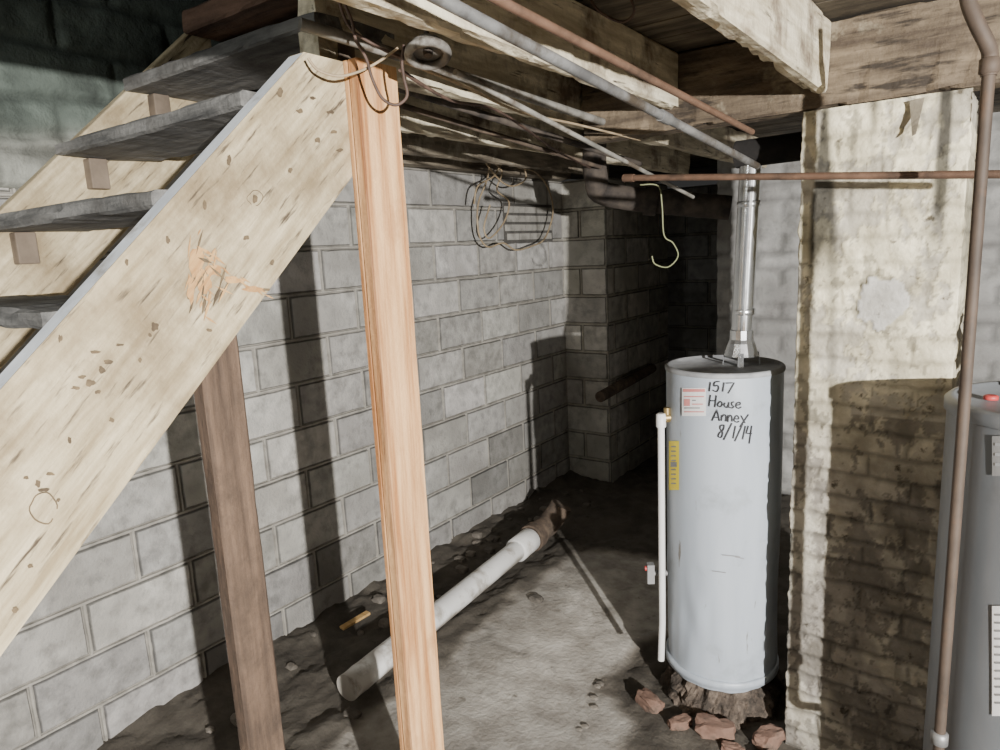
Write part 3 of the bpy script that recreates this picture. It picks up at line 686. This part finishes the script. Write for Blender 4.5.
t=thing('iron_elbow','dark rusty iron elbow joined to the white drain','pipe',q0-Vector((0,0,.06)))
m=MB(); pts=[q0,q0+dd*.08,q0+dd*.17]
for k in range(1,9):
    a=k/8*math.pi*.42; pts.append(q0+dd*(.17+.13*math.sin(a))+Vector((.35,0,.75)).normalized()*(.13*(1-math.cos(a))))
m.tube(pts,.062,24); build('pipe',m,M_rust,t)
m=MB(); m.tube([q0+dd*.0,q0+dd*.06],.072,24); build('collar',m,M_rust,t)

# ---------- wires and fittings ----------
def wire(pts,r,mt,lab,grp=None): one('wire',lab,'wire',mt,lambda q:q.tube(smoothp(pts,7),r,8),0,grp)
W=lambda L,x:[at(px,py,x=x) for px,py in L]
wire(W([(505,146),(492,158),(487,180),(478,205),(479,234),(488,247),(503,243),(516,250),(532,246),(545,238),(553,212),(548,188),(535,172),(516,166),(507,152)],-2.25),.0048,M_wiretan,'big loose loop of tan wire hanging against the block wall')
wire(W([(496,146),(493,160),(502,172),(497,190),(509,202),(504,222),(490,238),(484,228),(490,205)],-2.22),.0045,M_wiretan,'loose tail of tan wire dangling inside the big wire loop')
wire(W([(480,150),(488,166),(502,182),(514,186),(526,178),(520,162),(506,158),(494,176),(478,186),(474,204)],-2.2),.0045,M_wiretan,'tangled tan wire bundle under the wall sill')
D_=lambda L,d:[at(px,py,d=d) for px,py in L]
wire(D_([(640,185),(658,186),(662,205),(664,235),(673,243),(678,256),(668,267),(655,264),(652,256)],2.5),.0024,M_wireyel,'thin yellow-green wire dangling in front of the dark passage')
wire(D_([(345,5),(352,22),(356,40),(366,58),(372,78),(382,98),(396,105),(407,96),(404,78),(402,62),(404,45)],1.40),.0030,M_wirebrn,'brown cable looped over the top of the pine post')
wire(D_([(338,-5),(343,14),(352,30),(366,40),(384,50),(402,58)],1.42),.0030,M_wirebrn,'brown cable running to the round lamp holder')
wire(D_([(308,58),(318,70),(338,76),(358,72),(378,62),(398,48)],1.41),.0026,M_wiretan,'tan cable crossing the top of the stair stringer')
wire([at(588,-5,z=2.137),at(600,12,z=2.10),at(622,22,z=2.09),at(634,12,z=2.10),at(628,-8,z=2.137)],.003,M_wirebrn,'thin dark wire loop hanging between the whitewashed joists')
wire([Vector((-.865,.4,2.06)),Vector((-.86,.9,2.02)),Vector((-.865,1.5,2.05)),Vector((-.865,2.05,2.03))],.0045,M_wirebrn,'dark cable stapled along the whitewashed joist by the conduit')
wire([at(405,62,d=1.45),at(460,84,d=1.62),at(520,112,d=1.85),at(575,124,d=2.1),at(640,140,d=2.4)],.0035,M_wiretan,'tan cable sagging from the pine post top back along the ceiling')
wire([at(400,70,d=1.46),at(450,100,d=1.7),at(500,112,d=1.95),at(555,150,d=2.5),at(590,168,d=3.0)],.004,M_wirebrn,'dark cable sagging from the pine post top toward the iron drain')
lc=at(428,54,d=1.38)
t=thing('lamp_holder','small round dirty grey lamp holder hanging beside the pine post top','lamp holder',lc)
ax=Vector((-.22,.26,.94)).normalized(); q1=ax.orthogonal().normalized(); q2=ax.cross(q1)
m=MB(); pts=[lc+(q1*math.cos(k/28*2*math.pi)+q2*math.sin(k/28*2*math.pi))*.036 for k in range(29)]; m.tube(pts,.0085,12,cap=False); build('rim',m,M_grey,t)
m=MB(); m.tube([lc+ax*.006,lc+ax*.018,lc+ax*.030],[.035,.032,.018],24); build('cup',m,M_grey,t)
m=MB(); m.tube([lc-ax*.004,lc+ax*.007],[.008,.010],14); build('contact',m,M_iron,t)
m=MB(); m.tube([lc+ax*.028,Vector((lc.x-.03,lc.y+.03,2.135))],.005,8); build('bracket',m,M_iron,t)

# ---------- rubble ----------
for i in range(44):
    if i<38: x=WX+.08+abs(random.gauss(0,.22)); y=random.uniform(1.1,3.9)
    else: x=random.uniform(-1.12,-1.02); y=random.uniform(1.8,2.1)
    if abs(x+1.87)<.10 and 1.4<y<3.2: x+=.2
    s=random.uniform(.012,.034)*(1 if i<38 else .7); tt=random.uniform(.6,1.1)
    m=MB(); m.rock((x,y,fh(x,y)+s*.15),(s*1.3,s,s*.75),i+40,0,(tt,tt*.96,tt*.9),1 if s<.02 else 2)
    build('stone',m,M_stone,label='small grey stone lying on the dirt floor',cat='stone',group='stones on the dirt floor')
a=at(352,622,z=.05)
one('wood_scrap','ochre splinter of wood lying by the block wall','scrap',M_scrap,lambda q:q.beam(a+Vector((0,-.06,-.0)),a+Vector((.02,.08,.012)),.03,.012),.003)

# ---------- light ----------
wd=bpy.data.worlds.new('world'); SC.world=wd; wd.use_nodes=True
bg=wd.node_tree.nodes['Background']; bg.inputs[0].default_value=(1,.98,.95,1); bg.inputs[1].default_value=.032
def lamp(name,loc,e,size,col):
    ld=bpy.data.lights.new(name,'POINT'); ld.energy=e; ld.shadow_soft_size=size; ld.color=col
    o=bpy.data.objects.new(name,ld); o.location=loc; COL.objects.link(o)
lamp('work_lamp',(2.28,-.94,1.57),1750,.025,(1,.978,.94))
lamp('stair_fill',(-1.45,-.9,2.25),36,.12,(.97,1,.96))  # added fill to brighten the stair well and top tread, no real lamp there

cd=bpy.data.cameras.new('camera'); cd.sensor_width=36; cd.sensor_fit='HORIZONTAL'; cd.lens=36*F/1000; cd.clip_start=.02
co=bpy.data.objects.new('camera',cd); COL.objects.link(co)
mt=Matrix((( XC.x,YC.x,-FW.x,0),(XC.y,YC.y,-FW.y,0),(XC.z,YC.z,-FW.z,H),(0,0,0,1)))
co.matrix_world=mt; SC.camera=co
